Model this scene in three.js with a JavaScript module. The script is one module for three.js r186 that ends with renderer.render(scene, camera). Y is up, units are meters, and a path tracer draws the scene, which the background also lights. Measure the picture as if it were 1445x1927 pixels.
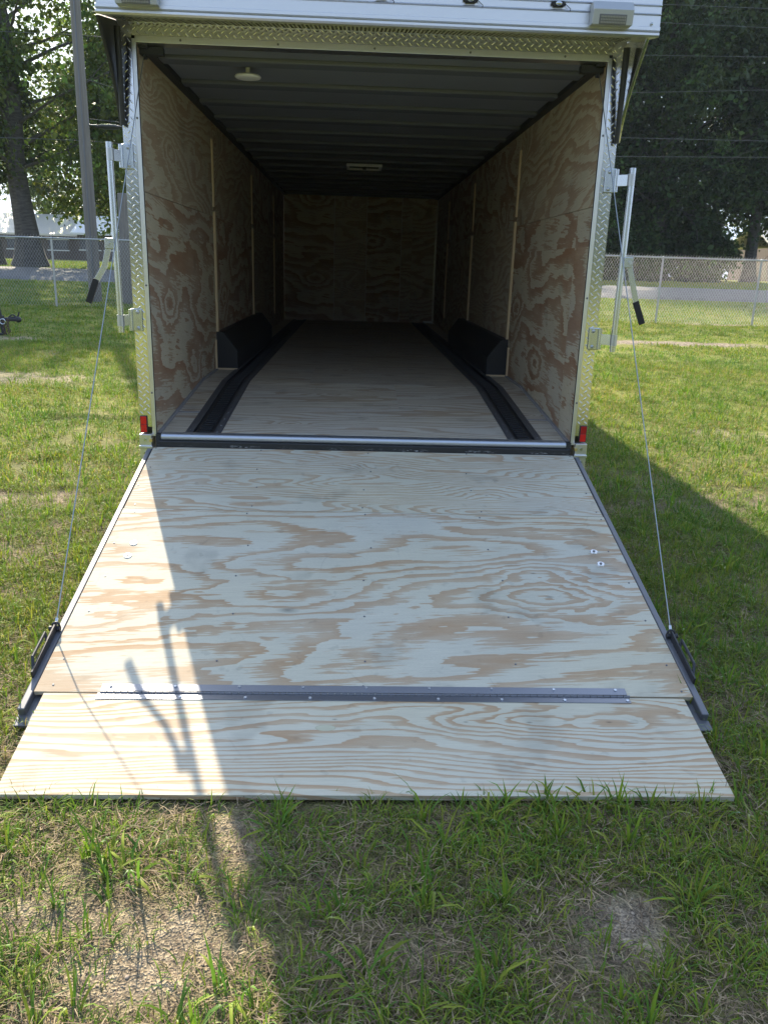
import * as THREE from 'three';
import { mergeGeometries } from 'three/addons/utils/BufferGeometryUtils.js';
import { RoundedBoxGeometry } from 'three/addons/geometries/RoundedBoxGeometry.js';

// ---------------------------------------------------------------- camera, sky, sun, exposure
const scene = new THREE.Scene();
const camera = new THREE.PerspectiveCamera(64.72, 767 / 1024, 0.05, 2000);
camera.position.set(-0.0828, 1.6337, 4.7303);
camera.rotation.set(-0.2936, -0.0434, 0.0308, 'YXZ');
scene.add(camera);

const SUN = new THREE.Vector3(-0.309, 0.663, -1).normalize();
{
  const W = 512, H = 256, data = new Float32Array(W * H * 4), d = new THREE.Vector3();
  for (let j = 0; j < H; j++) for (let i = 0; i < W; i++) {
    const el = ((j + 0.5) / H - 0.5) * Math.PI, az = ((i + 0.5) / W - 0.5) * 2 * Math.PI;
    d.set(Math.cos(el) * Math.cos(az), Math.sin(el), Math.cos(el) * Math.sin(az));
    const t = Math.pow(Math.max(0, Math.sin(el)), 0.55);
    const c = d.dot(SUN), ang = Math.acos(Math.min(1, c));
    const glow = 2.2 * Math.exp(-ang / 0.16) + 0.5 * Math.exp(-ang / 0.55);
    const k = (j * W + i) * 4;
    data[k] = 0.35 * (1 - t) + 0.125 * t + glow;
    data[k + 1] = 0.415 * (1 - t) + 0.21 * t + glow * 0.96;
    data[k + 2] = 0.505 * (1 - t) + 0.385 * t + glow * 0.88;
    data[k + 3] = 1;
  }
  const sky = new THREE.DataTexture(data, W, H, THREE.RGBAFormat, THREE.FloatType);
  sky.mapping = THREE.EquirectangularReflectionMapping;
  sky.magFilter = sky.minFilter = THREE.LinearFilter; sky.needsUpdate = true;
  scene.background = sky; scene.environment = sky;
}
const sun = new THREE.DirectionalLight(new THREE.Color(1, 0.88, 0.69), 4.1);
sun.position.copy(SUN).multiplyScalar(80); sun.target.position.set(0, 0, -6);
sun.castShadow = true; sun.shadow.mapSize.set(4096, 4096);
Object.assign(sun.shadow.camera, { left: -45, right: 45, top: 45, bottom: -45, near: 1, far: 200 });
scene.add(sun, sun.target);
const renderer = new THREE.WebGLRenderer({ antialias: true });
renderer.toneMapping = THREE.LinearToneMapping;
renderer.toneMappingExposure = 2.7;
renderer.shadowMap.enabled = true;

// ---------------------------------------------------------------- helpers
const V = (x, y, z) => new THREE.Vector3(x, y, z);
function rng(s) { return () => { s = (s + 0x6d2b79f5) | 0; let t = Math.imul(s ^ (s >>> 15), 1 | s); t = (t + Math.imul(t ^ (t >>> 7), 61 | t)) ^ t; return ((t ^ (t >>> 14)) >>> 0) / 4294967296; }; }
const PERM = new Uint8Array(512); { const r = rng(77), a = [...Array(256).keys()]; for (let i = 255; i > 0; i--) { const j = Math.floor(r() * (i + 1)); [a[i], a[j]] = [a[j], a[i]]; } for (let i = 0; i < 512; i++) PERM[i] = a[i & 255]; }
const GX = new Float32Array(256), GY = new Float32Array(256); for (let i = 0; i < 256; i++) { GX[i] = Math.cos(i * 2.39996); GY[i] = Math.sin(i * 2.39996); }
function noise(x, y) {                               // gradient noise, about -0.7..0.7; repeats every 256
  const xi = Math.floor(x), yi = Math.floor(y), fx = x - xi, fy = y - yi;
  const a = PERM[(xi & 255) + PERM[yi & 255]], b = PERM[((xi + 1) & 255) + PERM[yi & 255]], c = PERM[(xi & 255) + PERM[(yi + 1) & 255]], e = PERM[((xi + 1) & 255) + PERM[(yi + 1) & 255]];
  const u = fx * fx * fx * (fx * (fx * 6 - 15) + 10), v = fy * fy * fy * (fy * (fy * 6 - 15) + 10);
  const n0 = GX[a] * fx + GY[a] * fy, n1 = GX[b] * (fx - 1) + GY[b] * fy, n2 = GX[c] * fx + GY[c] * (fy - 1), n3 = GX[e] * (fx - 1) + GY[e] * (fy - 1);
  return (n0 + (n1 - n0) * u) * (1 - v) + (n2 + (n3 - n2) * u) * v;
}
const fbm = (x, y, o = 4) => { let s = 0, a = 1; for (let i = 0; i < o; i++) { s += a * noise(x, y); x = x * 2.03 + 17.1; y = y * 2.03 + 5.3; a *= 0.5; } return s; };
const sm = (a, b, x) => { const t = Math.min(1, Math.max(0, (x - a) / (b - a))); return t * t * (3 - 2 * t); };
const enc = (x) => Math.round(255 * Math.pow(Math.min(1, Math.max(0, x)), 1 / 2.2));
function tex(w, h, f, srgb = true) {                 // f(i, j) -> [r, g, b] linear (colour) or 0..1 (data)
  const d = new Uint8Array(w * h * 4);
  for (let j = 0; j < h; j++) for (let i = 0; i < w; i++) { const c = f(i, j), k = (j * w + i) * 4; for (let q = 0; q < 3; q++) d[k + q] = srgb ? enc(c[q]) : Math.round(255 * Math.min(1, Math.max(0, c[q]))); d[k + 3] = 255; }
  const t = new THREE.DataTexture(d, w, h); t.magFilter = THREE.LinearFilter; t.minFilter = THREE.LinearMipmapLinearFilter; t.generateMipmaps = true; t.wrapS = t.wrapT = THREE.RepeatWrapping;
  if (srgb) t.colorSpace = THREE.SRGBColorSpace; t.needsUpdate = true; return t;
}
const std = (r, g, b, rough, metal = 0, extra = {}) => { const m = new THREE.MeshStandardMaterial({ roughness: rough, metalness: metal, ...extra }); m.color.setRGB(r, g, b); return m; };
const phy = (r, g, b, o) => { const m = new THREE.MeshPhysicalMaterial(o); m.color.setRGB(r, g, b); return m; };
const taken = {};
const numbered = (n) => { const k = taken[n] = (taken[n] ?? -1) + 1; return k ? n + '_' + String(k).padStart(3, '0') : n; };
function mesh(name, geo, mat, parent) { const m = new THREE.Mesh(geo, mat); m.name = name; m.castShadow = m.receiveShadow = true; parent.add(m); return m; }
function group(name, parent, x = 0, y = 0, z = 0) { const g = new THREE.Group(); g.name = parent === scene ? numbered(name) : name; g.position.set(x, y, z); parent.add(g); return g; }
function tag(o, label, category, grp, kind) { o.userData.label = label; if (category) o.userData.category = category; if (grp) o.userData.group = grp; if (kind) o.userData.kind = kind; return o; }
const top = (name, geo, mat, label, category, grp, kind) => { const m = mesh(numbered(name), geo, mat, scene); return tag(m, label, category, grp, kind); };
const box = (w, h, d, x = 0, y = 0, z = 0) => new THREE.BoxGeometry(w, h, d).translate(x, y, z);
const rbox = (w, h, d, x = 0, y = 0, z = 0, r = 0.004, s = 2) => new RoundedBoxGeometry(w, h, d, s, Math.min(r, w / 2.1, h / 2.1, d / 2.1)).translate(x, y, z);
function rod(a, b, r0, r1 = r0, n = 10) {
  const d = b.clone().sub(a), L = d.length();
  return new THREE.CylinderGeometry(r1, r0, L, n).translate(0, L / 2, 0).applyQuaternion(new THREE.Quaternion().setFromUnitVectors(V(0, 1, 0), d.normalize())).translate(a.x, a.y, a.z);
}
function bar(a, b, w, t, side = V(0, 0, 1)) {        // a rectangular bar from a to b, w wide across, t thick along side
  const d = b.clone().sub(a), L = d.length(), y = d.normalize(), zz = side.clone().sub(y.clone().multiplyScalar(side.dot(y))).normalize(), x = y.clone().cross(zz);
  return new RoundedBoxGeometry(w, L, t, 1, Math.min(w, t) * 0.2).translate(0, L / 2, 0).applyMatrix4(new THREE.Matrix4().makeBasis(x, y, zz)).translate(a.x, a.y, a.z);
}
const merge = (l) => mergeGeometries(l.map((g) => (g.index ? g.toNonIndexed() : g)));
const tube = (pts, r, n = 24, k = 6) => new THREE.TubeGeometry(new THREE.CatmullRomCurve3(pts), n, r, k);

// ---------------------------------------------------------------- plywood
function plyTex(w, h, wm, hm, o) {                   // grain runs along u; rotary-cut veneer: contour bands of a stretched relief
  const { seed = 0, fu = 0.55, fv = 2.6, bands = 5, slope = 1.2, cream, tan, knots = [], cut = 0.52, fine = 0, con = 1, rag = 0.16, patches = [], turn = 0 } = o;
  const sx = seed * 13.37, sy = seed * 7.77;
  return tex(w, h, (i, j) => {
    const u0 = (i / w) * wm, v0 = (j / h) * hm, u = u0, v = v0 + turn * u0;
    const wob = noise(u * 1.3 + sx, v * 3 + sy) * 0.05;
    let f = noise(u * fu + sx, (v + wob) * fv + sy) * 1.0 + noise(u * fu * 2.3 + sx + 40, v * fv * 1.9 + sy) * 0.36 + noise(u * fu * 6 + sx, v * fv * 4.5 + sy + 9) * 0.10 + (v * slope);
    f += (noise(u * 3.2 + sx, v * 34 + sy) * 0.55 + noise(u * 9 + sx, v * 105 + sy) * 0.4) * rag / bands;
    let knotDark = 0;
    for (const [ku, kv, s, a] of knots) { const du = (u0 - ku) / (s * 2.1), dv = (v0 - kv) / s, d = Math.sqrt(du * du + dv * dv) * (1 + 0.25 * noise(u * 14 + sx, v * 22)); f += a * Math.exp(-d * d * 0.8); if (d < 0.12) knotDark = 1 - d / 0.12; }
    const ph = f * bands + 100, n0 = noise(u * 5 + sx, v * 95 + sy) * rag + noise(u * 16 + sx, v * 240) * rag * 0.7;
    const fr = ph - Math.floor(ph);
    const c0 = cut + 0.18 * noise(u * 0.8 + sx, v * 2.2 + 31);
    let late = sm(c0 + n0 - 0.06, c0 + n0 + 0.08, fr) * (1 - sm(0.955 + n0 * 0.1, 0.995, fr));
    late *= 0.78 + 0.35 * noise(u * 1.7 + 7, v * 6 + sx) + 0.22 * sm(0.6, 1, fr); late *= con;
    if (fine) { const g = (v * fine + noise(u * 0.7 + sx, v * 4) * 3 + f * 3); late = Math.max(late, 0.6 * sm(0.2, 0.95, Math.sin(g) * 0.5 + 0.5 + n0) * sm(-0.25, 0.3, noise(u * 0.9 + 3, v * 3 + sx))); }
    const pores = noise(u * 9 + sx, v * 420) * 0.10 + noise(u * 30, v * 900 + sx) * 0.09 + noise(u * 4 + 3, v * 160 + sx) * 0.06, blot = noise(u * 2.2 + 9, v * 3.3 + sx) * 0.07 + noise(u * 7 + 2, v * 9 + sx) * 0.05;
    let k = 1 + pores + blot;
    const c = [0, 1, 2].map((q) => (cream[q] * (1 - late) + tan[q] * late) * k);
    for (const [pu, pv, a, b] of patches) { const d = ((u0 - pu) / a) ** 2 + ((v0 - pv) / b) ** 2; if (d < 1) { const e = d > 0.8 ? 0.86 : 1.0; c[0] = cream[0] * 0.9 * e * k; c[1] = cream[1] * 0.93 * e * k; c[2] = cream[2] * 0.85 * e * k; } }
    { const hue = noise(u * 1.1 + 70, v * 2.4 + sx) * 0.10; c[0] *= 1 + hue * 0.35; c[2] *= 1 - hue; }
    if (knotDark) for (let q = 0; q < 3; q++) c[q] *= 1 - 0.55 * knotDark;
    const grime = sm(0.30, 0.62, fbm(u * 3.1 + 50 + sx, v * 3.7 + 20, 4)) * 0.17 + sm(0.42, 0.6, fbm(u * 14 + 9, v * 18 + sx, 3)) * 0.12 + sm(0.012, 0.002, Math.abs(noise(u * 2.1 + v * 1.7 + 4, v * 1.4 - u * 0.9 + sx))) * 0.10 * sm(0, 0.3, noise(u * 3 + 12, v * 3));           // boot scuffs and dust
    for (let q = 0; q < 3; q++) c[q] *= 1 - grime;
    return c;
  });
}
const CREAM = [0.55, 0.52, 0.41], TAN = [0.44, 0.315, 0.195];
const rampTex = plyTex(1536, 896, 2.49, 1.32, { seed: 3, fu: 0.62, fv: 2.7, bands: 3.9, slope: 1.1, cream: CREAM, tan: TAN, knots: [[2.06, 0.62, 0.10, -0.75], [2.02, 0.80, 0.07, -0.5], [0.9, 0.5, 0.2, 0.4]], cut: 0.54, rag: 0.42, turn: -0.07 });
const rampTopTex = plyTex(1536, 512, 2.49, 0.71, { seed: 8, fu: 0.7, fv: 4, bands: 8.5, slope: 3.6, cream: CREAM, tan: TAN, knots: [[0.5, 0.3, 0.05, 0.2], [1.3, 0.5, 0.05, 0.25], [1.9, 0.2, 0.06, -0.25]], cut: 0.55, rag: 0.35, con: 0.85 });
const flapTex = plyTex(1536, 384, 2.34, 0.54, { seed: 14, fu: 0.5, fv: 3.4, bands: 7.5, slope: 3.8, cream: CREAM, tan: TAN, knots: [[1.72, 0.40, 0.06, 0.28], [1.5, 0.40, 0.05, 0.2], [2.0, 0.405, 0.06, 0.24], [1.05, 0.41, 0.05, 0.16]], cut: 0.6, rag: 0.3, patches: [[1.02, 0.36, 0.035, 0.018], [0.53, 0.42, 0.03, 0.015]] });
const floorTex = plyTex(1024, 768, 1.76, 1.3, { seed: 21, fu: 0.5, fv: 4, bands: 5, slope: 3.4, cream: [0.55, 0.50, 0.405], tan: [0.42, 0.33, 0.235], cut: 0.55, rag: 0.2, knots: [[0.4, 0.3, 0.04, 0.5], [1.3, 0.8, 0.05, -0.5]] });
const wallTex = [31, 37, 44, 58].map((s, i) => plyTex(1024, 576, 2.44, 1.22, { seed: s, fu: [0.8, 0.9, 0.6, 0.7][i], fv: [1.9, 1.7, 2.8, 2.3][i], bands: [3.6, 3.3, 5.2, 4.4][i], con: [1.1, 1.15, 0.75, 0.85][i], slope: [1.0, 0.7, 2.0, 1.4][i], cream: [0.52, 0.455, 0.34], tan: [0.36, 0.23, 0.145], cut: 0.44, rag: 0.42, turn: 0.12 - 0.08 * i, knots: [[0.5 + 0.3 * i, 0.8, 0.08, 0.5], [1.6, 0.35 + 0.1 * i, 0.09, -0.5]] }));
const ply = (t, rough = 0.62) => { const m = std(1, 1, 1, rough); m.map = t; m.bumpMap = t; m.bumpScale = 0.0004; return m; };
const M = {
  ramp: ply(rampTex, 0.85), rampTop: ply(rampTopTex, 0.85), flap: ply(flapTex, 0.85), floor: ply(floorTex, 0.6), walls: wallTex.map((t) => ply(t, 0.7)),
  stud: std(0.66, 0.52, 0.33, 0.75), alum: std(0.70, 0.71, 0.72, 0.34, 1), tread: std(0.74, 0.75, 0.76, 0.16, 1), anod: std(0.68, 0.69, 0.71, 0.36, 1), galv: std(0.50, 0.52, 0.55, 0.4, 1), zinc: std(0.55, 0.59, 0.63, 0.24, 1), brass: std(0.75, 0.6, 0.3, 0.35, 1),
  lampBody: std(0.40, 0.42, 0.44, 0.45, 0.35), wire: std(0.11, 0.115, 0.12, 0.5, 0.6), hinge: std(0.27, 0.285, 0.32, 0.42, 1), sill: std(0.52, 0.55, 0.6, 0.4, 0.9), black: std(0.022, 0.024, 0.027, 0.55), rubber: std(0.012, 0.013, 0.015, 0.62), blackSteel: std(0.035, 0.037, 0.042, 0.45, 0.3), greySteel: std(0.16, 0.165, 0.18, 0.5, 0.4), etrack: std(0.028, 0.03, 0.034, 0.42, 0.3), flange: std(0.10, 0.10, 0.105, 0.5, 0.3),
  ceil: std(0.20, 0.215, 0.245, 0.55), bow: std(0.12, 0.13, 0.152, 0.65), caulk: std(0.27, 0.26, 0.26, 0.7), skin: std(0.72, 0.73, 0.74, 0.25), whiteP: std(0.78, 0.78, 0.76, 0.4), lens: phy(0.9, 0.9, 0.88, { roughness: 0.15, transmission: 0.6, thickness: 0 }),
  red: std(0.62, 0.012, 0.012, 0.25), redDark: std(0.36, 0.008, 0.012, 0.25), led: std(0.3, 0.3, 0.28, 0.35, 0.2), grip: std(0.014, 0.014, 0.015, 0.7), chrome: std(0.8, 0.82, 0.84, 0.18, 1), cable: std(0.34, 0.37, 0.38, 0.4, 0.9), rust: std(0.12, 0.08, 0.06, 0.8, 0.2),
};

// ---------------------------------------------------------------- ground
const GZ = [30, 6, -6, -12, -18, -25, -30, -40, -60], GH = [0, 0, 0, 0.12, 0.35, 0.87, 1.15, 1.4, 1.5];
function slopeAt(z) { if (z >= GZ[0]) return 0; for (let i = 1; i < GZ.length; i++) if (z >= GZ[i]) { const t = (z - GZ[i]) / (GZ[i - 1] - GZ[i]); return GH[i] + (GH[i - 1] - GH[i]) * t; } return 1.5; }
const gy = (x, z) => (slopeAt(z - 1.5) + slopeAt(z) + slopeAt(z + 1.5)) / 3 + ((Math.abs(x) < 1.6 && z > -11 && z < 2.7) ? -0.004 : 0.014 * noise(x * 1.7, z * 1.7 + 40) + 0.008 * noise(x * 5, z * 5));
// bare patches: [x, z, rx, rz, strength]
const BARE = [[0.66, 3.02, 0.13, 0.11, 1], [-0.55, 3.12, 0.22, 0.16, 0.8], [-0.42, 2.68, 0.10, 0.12, 0.7], [-0.85, 3.0, 0.16, 0.10, 0.7], [0.12, 3.1, 0.09, 0.07, 0.7], [-0.3, 2.75, 0.08, 0.06, 0.5], [6.8, -13.6, 2.6, 0.35, 1], [10.5, -13.3, 1.6, 0.25, 0.8], [-5.0, -6.7, 1.5, 0.6, 0.7], [-2.3, -0.8, 0.5, 0.25, 0.75], [-2.2, 0.3, 0.3, 0.15, 0.6], [-1.9, 0.9, 0.25, 0.12, 0.5], [1.75, 1.35, 0.2, 0.1, 0.45], [2.0, 0.6, 0.3, 0.12, 0.5], [2.6, -1.0, 0.6, 0.25, 0.6], [3.4, 1.0, 0.4, 0.2, 0.5], [1.85, 2.25, 0.22, 0.2, 0.55], [4.6, -2.4, 0.5, 0.22, 0.6], [-7.2, -11.4, 1.2, 0.4, 0.7], [10.5, -18.1, 1.8, 0.12, 0.9]];
function bare(x, z) { let b = 0; for (const [px, pz, rx, rz, s] of BARE) { const dx = (x - px) / rx, dz = (z - pz) / rz, d = dx * dx + dz * dz; if (d < 6) b = Math.max(b, s * (1 - sm(0.35, 1.9, d + 1.1 * noise(x * 6, z * 6)))); } return Math.max(b, 0.5 * sm(0.36, 0.7, fbm(x * 0.9 + 3, z * 0.9 + 8, 3))); }
{
  const line = (lim, fine, step) => { const a = []; for (let v = -fine; v <= fine + 1e-6; v += step) a.push(v); let s = step, v = fine; const b = []; while (v < lim) { s *= 1.25; v += s; b.push(v); } return [...b.map((q) => -q).reverse(), ...a, ...b]; };
  const xs = line(260, 9, 0.12), zs = line(260, 12, 0.12).map((v) => v - 6);
  const pos = [], uv = [], col = [], idx = [], nx = xs.length;
  for (const z of zs) for (const x of xs) {
    pos.push(x, gy(x, z), z); uv.push(x / 2.6, z / 2.6);
    const b = bare(x, z), n = 0.5 + 0.5 * noise(x * 0.35 + 9, z * 0.35), far = sm(3.2, 9, Math.hypot(x, z - 2));
    const g = [0.17 + 0.09 * n, 0.215 + 0.04 * n, 0.03 + 0.008 * n], th = [0.125, 0.095, 0.062], dirt = [0.33, 0.265, 0.195];
    for (let q = 0; q < 3; q++) { const base = g[q] * (0.35 + 0.65 * far) + th[q] * 0.65 * (1 - far); col.push((base * (1 - b) + dirt[q] * b) * 1.7); }
  }
  for (let j = 0; j < zs.length - 1; j++) for (let i = 0; i < nx - 1; i++) { const a = j * nx + i; idx.push(a, a + nx, a + 1, a + 1, a + nx, a + nx + 1); }
  const g = new THREE.BufferGeometry();
  g.setAttribute('position', new THREE.Float32BufferAttribute(pos, 3)); g.setAttribute('uv', new THREE.Float32BufferAttribute(uv, 2)); g.setAttribute('color', new THREE.Float32BufferAttribute(col, 3)); g.setIndex(idx); g.computeVertexNormals();
  const N = 1024, mul = (i, j) => { const x = i / N * 26, y = j / N * 26; const wrap = (f) => { const a = i / N, b = j / N, wa = sm(0.9, 1, a), wb = sm(0.9, 1, b); const f0 = f(x, y), f1 = f(x - 26, y), f2 = f(x, y - 26), f3 = f(x - 26, y - 26); return (f0 * (1 - wa) + f1 * wa) * (1 - wb) + (f2 * (1 - wa) + f3 * wa) * wb; }; return wrap((a, b) => 0.58 + 0.22 * fbm(a * 1.1 + 60, b * 1.1 + 60, 3) + 0.22 * noise(a * 6 + 60, b * 6 + 60) + 0.16 * noise(a * 13 + 80, b * 13 + 80) + 0.32 * noise(a * 19.7 + 30, b * 19.7 + 10)); };
  const rt = rng(12), t = tex(N, N, (i, j) => { const v = mul(i, j) + 0.16 * (rt() - 0.5), w = v * v * 1.55; return [w, w * 0.985, w * 0.95]; });
  const m = std(1, 1, 1, 1); m.vertexColors = true; m.map = t; m.bumpMap = t; m.bumpScale = 0.012;
  tag(mesh('ground', g, m, scene), 'flat lawn ground with bare brown dirt patches', null, null, 'structure');
}
// ---------------------------------------------------------------- grass
function tuft(seed, n, spread, len, wid, lean, tones, flat = 0) {
  const r = rng(seed), pos = [], col = [], idx = [];
  for (let b = 0; b < n; b++) {
    const a = r() * 6.283, rr = spread * Math.sqrt(r()), bx = Math.cos(a) * rr, bz = Math.sin(a) * rr, dir = a + (r() - 0.5) * 2.4, L = len * (0.5 + 0.7 * r()), w = wid * (0.6 + 0.7 * r()), l = lean * (0.35 + 0.9 * r());
    const tone = tones[Math.floor(r() * tones.length)], k = 0.8 + 0.4 * r();
    const dx = Math.cos(dir), dz = Math.sin(dir), px = -dz, pz = dx, base = pos.length / 3;
    let x = bx, y = flat ? 0.004 + r() * flat : -0.004, z = bz, ang = flat ? 1.35 + 0.25 * r() : l * 0.25;
    const S = 3, tw = (r() - 0.5) * 1.2;
    for (let s = 0; s <= S; s++) {
      const ww = w * (s === 0 ? 0.75 : s === 1 ? 1 : s === 2 ? 0.72 : 0) * 0.5, ty = Math.sin(tw * s / S) * ww;
      if (s < S) { pos.push(x - px * ww, y - ty, z - pz * ww, x + px * ww, y + ty, z + pz * ww); for (let q = 0; q < 2; q++) col.push(tone[0] * k, tone[1] * k, tone[2] * k); }
      else { pos.push(x, y, z); col.push(tone[0] * k, tone[1] * k, tone[2] * k); }
      const st = L / S; x += dx * Math.sin(ang) * st; z += dz * Math.sin(ang) * st; y += Math.cos(ang) * st; ang += flat ? (r() - 0.5) * 0.9 : l * 0.55; if (ang > 1.9) ang = 1.9; y = Math.max(y, 0.003);
    }
    idx.push(base, base + 1, base + 2, base + 2, base + 1, base + 3, base + 2, base + 3, base + 4, base + 4, base + 3, base + 5, base + 4, base + 5, base + 6);
  }
  const g = new THREE.BufferGeometry(); g.setAttribute('position', new THREE.Float32BufferAttribute(pos, 3)); g.setAttribute('color', new THREE.Float32BufferAttribute(col, 3)); g.setIndex(idx); g.computeVertexNormals(); return g;
}
const GREEN = [[0.155, 0.30, 0.028], [0.21, 0.335, 0.025], [0.125, 0.26, 0.035], [0.29, 0.36, 0.04]], MIX = [...GREEN, [0.38, 0.33, 0.12], [0.22, 0.33, 0.03]], STRAW = [[0.27, 0.195, 0.115], [0.18, 0.125, 0.075], [0.33, 0.255, 0.155], [0.12, 0.085, 0.055]];
const leafMat = (rough, tr) => { const m = phy(1, 1, 1, { roughness: rough, transmission: tr, thickness: 0, specularIntensity: 0.35, side: THREE.DoubleSide }); m.vertexColors = true; return m; };
const grassMat = leafMat(0.85, 0.5), strawMat = std(1, 1, 1, 0.9, 0, { side: THREE.DoubleSide, vertexColors: true });
const onTrailer = (x, z) => (Math.abs(x) < 1.24 && z < 2.545 && z > 1.9) || (Math.abs(x) < 1.29 && z <= 1.9 && z > -9.3);
const onRoad = (x, z) => { const c = roadZ(x); return z < c + 3.0 && z > c - 3.0; };
function roadZ(x) { return -27.4 + 0.02 * x; }
function scatter(name, label, geos, mat, zones, seed, keep, sc, tint) {
  const r = rng(seed), lists = geos.map(() => []);
  for (const [x0, x1, z0, z1, per] of zones) { const n = Math.round((x1 - x0) * (z1 - z0) * per); for (let i = 0; i < n; i++) { const x = x0 + (x1 - x0) * r(), z = z0 + (z1 - z0) * r(), q = r(); if (onTrailer(x, z) || onRoad(x, z) || !keep(x, z, q)) continue; lists[Math.floor(r() * geos.length)].push([x, z, r() * 6.283, sc(x, z) * (0.7 + 0.6 * r()), r(), (r() - 0.5) * 0.25]); } }
  const root = group(name, scene); tag(root, label, null, null, 'stuff');
  const m4 = new THREE.Matrix4(), q = new THREE.Quaternion(), c = new THREE.Color();
  lists.forEach((l, k) => {
    const im = new THREE.InstancedMesh(geos[k], mat, l.length); im.name = name.replace(/s$/, '') + '_tufts'; im.castShadow = im.receiveShadow = true; im.userData.kind = 'stuff';
    l.forEach(([x, z, a, s, t, tl], i) => { q.setFromEuler(new THREE.Euler(tl, a, tl * 0.7)); m4.compose(V(x, gy(x, z), z), q, V(s, s * (0.8 + 0.4 * t), s)); im.setMatrixAt(i, m4); const w = tint(x, z, t); c.setRGB(w[0], w[1], w[2]); im.setColorAt(i, c); });
    root.add(im);
  });
}
const NEAR = [[-3.6, 3.6, -1.2, 3.9, 1]], zone = (d) => NEAR.map((z) => [z[0], z[1], z[2], z[3], d]);
const lush = (x, z) => 0.5 + 0.9 * fbm(x * 1.3 + 20, z * 1.3 + 4, 3);
const tint = (x, z, t) => { const y = 0.5 + 0.8 * noise(x * 0.5 + 5, z * 0.5); const k = 0.8 + 0.4 * t; return [k * (0.78 + 0.42 * y), k * (0.86 + 0.12 * y), k * 0.95]; };
const thin = (x, z) => 1 - 0.6 * Math.exp(-(((x + 0.5) / 0.55) ** 2 + ((z - 3.0) / 0.42) ** 2)) - 0.35 * Math.exp(-(((x - 0.1) / 0.35) ** 2 + ((z - 2.95) / 0.3) ** 2));
scatter('turf_grass', 'short green turf grass covering the near lawn', [tuft(1, 22, 0.05, 0.062, 0.0032, 1.3, MIX), tuft(2, 22, 0.06, 0.05, 0.003, 1.6, MIX), tuft(3, 18, 0.05, 0.075, 0.0036, 1.2, GREEN)], grassMat, zone(680), 5, (x, z, q) => q < (1 - bare(x, z) * 1.05) * (0.16 + 0.95 * lush(x, z) * thin(x, z) + 0.35 * sm(1.2, 1.6, Math.abs(x))), () => 1, tint);
scatter('straw_thatch', 'dry tan grass clippings lying between the turf', [tuft(11, 22, 0.07, 0.042, 0.0022, 0.5, STRAW, 0.012), tuft(12, 20, 0.08, 0.052, 0.0026, 0.5, STRAW, 0.022), tuft(13, 22, 0.06, 0.03, 0.003, 0.5, STRAW, 0.01)], strawMat, zone(430), 6, (x, z, q) => q < 0.95 - 0.7 * bare(x, z), () => 1, (x, z, t) => { const k = 0.75 + 0.5 * t; return [k, k, k]; });
scatter('crabgrass_clumps', 'broad bladed crabgrass clumps on the near lawn', [tuft(21, 10, 0.025, 0.13, 0.0075, 1.25, GREEN), tuft(22, 8, 0.02, 0.16, 0.008, 1.0, GREEN), tuft(23, 12, 0.04, 0.11, 0.0065, 1.7, GREEN)], grassMat, zone(70), 7, (x, z, q) => q < (0.15 + 1.0 * lush(x + 31, z)) * (1 - bare(x, z)), () => 1, tint);
const MID = [[-9, -1.3, -11, -1.2, 1], [1.3, 9.5, -11, -1.2, 1], [3.6, 6.5, -1.2, 1.5, 1], [-6, -3.6, -1.2, 1.5, 1], [-3.6, 3.6, 3.9, 5.2, 0.4]].map((z) => z);
scatter('lawn_grass', 'sunlit lawn grass on both sides of the trailer', [tuft(31, 26, 0.11, 0.075, 0.0055, 1.4, MIX), tuft(32, 26, 0.12, 0.065, 0.0055, 1.7, MIX), tuft(33, 22, 0.11, 0.09, 0.0065, 1.3, GREEN)], grassMat, MID.map((z) => [...z.slice(0, 4), z[4] * 130]), 8, (x, z, q) => q < (1 - bare(x, z)) * (0.4 + 0.8 * lush(x, z)), () => 1, tint);
scatter('lawn_weeds', 'taller weedy grass clumps on the sunlit lawn', [tuft(41, 12, 0.05, 0.16, 0.009, 1.2, GREEN), tuft(42, 10, 0.06, 0.13, 0.009, 1.6, GREEN)], grassMat, MID.map((z) => [...z.slice(0, 4), z[4] * 14]), 9, (x, z, q) => q < 1.3 * (lush(x + 9, z) - 0.25) * (1 - bare(x, z)), () => 1, tint);
scatter('far_grass', 'lawn grass running back past the chain link fence', [tuft(51, 30, 0.22, 0.085, 0.012, 1.4, MIX), tuft(52, 30, 0.24, 0.075, 0.012, 1.7, GREEN)], grassMat, [[-20, -1.5, -42, -11, 26], [1.5, 24, -42, -11, 26], [-14, -9, -11, -2, 26], [9.5, 14, -11, -2, 26]], 10, (x, z, q) => q < (1 - bare(x, z)) * (0.5 + 0.7 * lush(x, z)), () => 1, tint);

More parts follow.
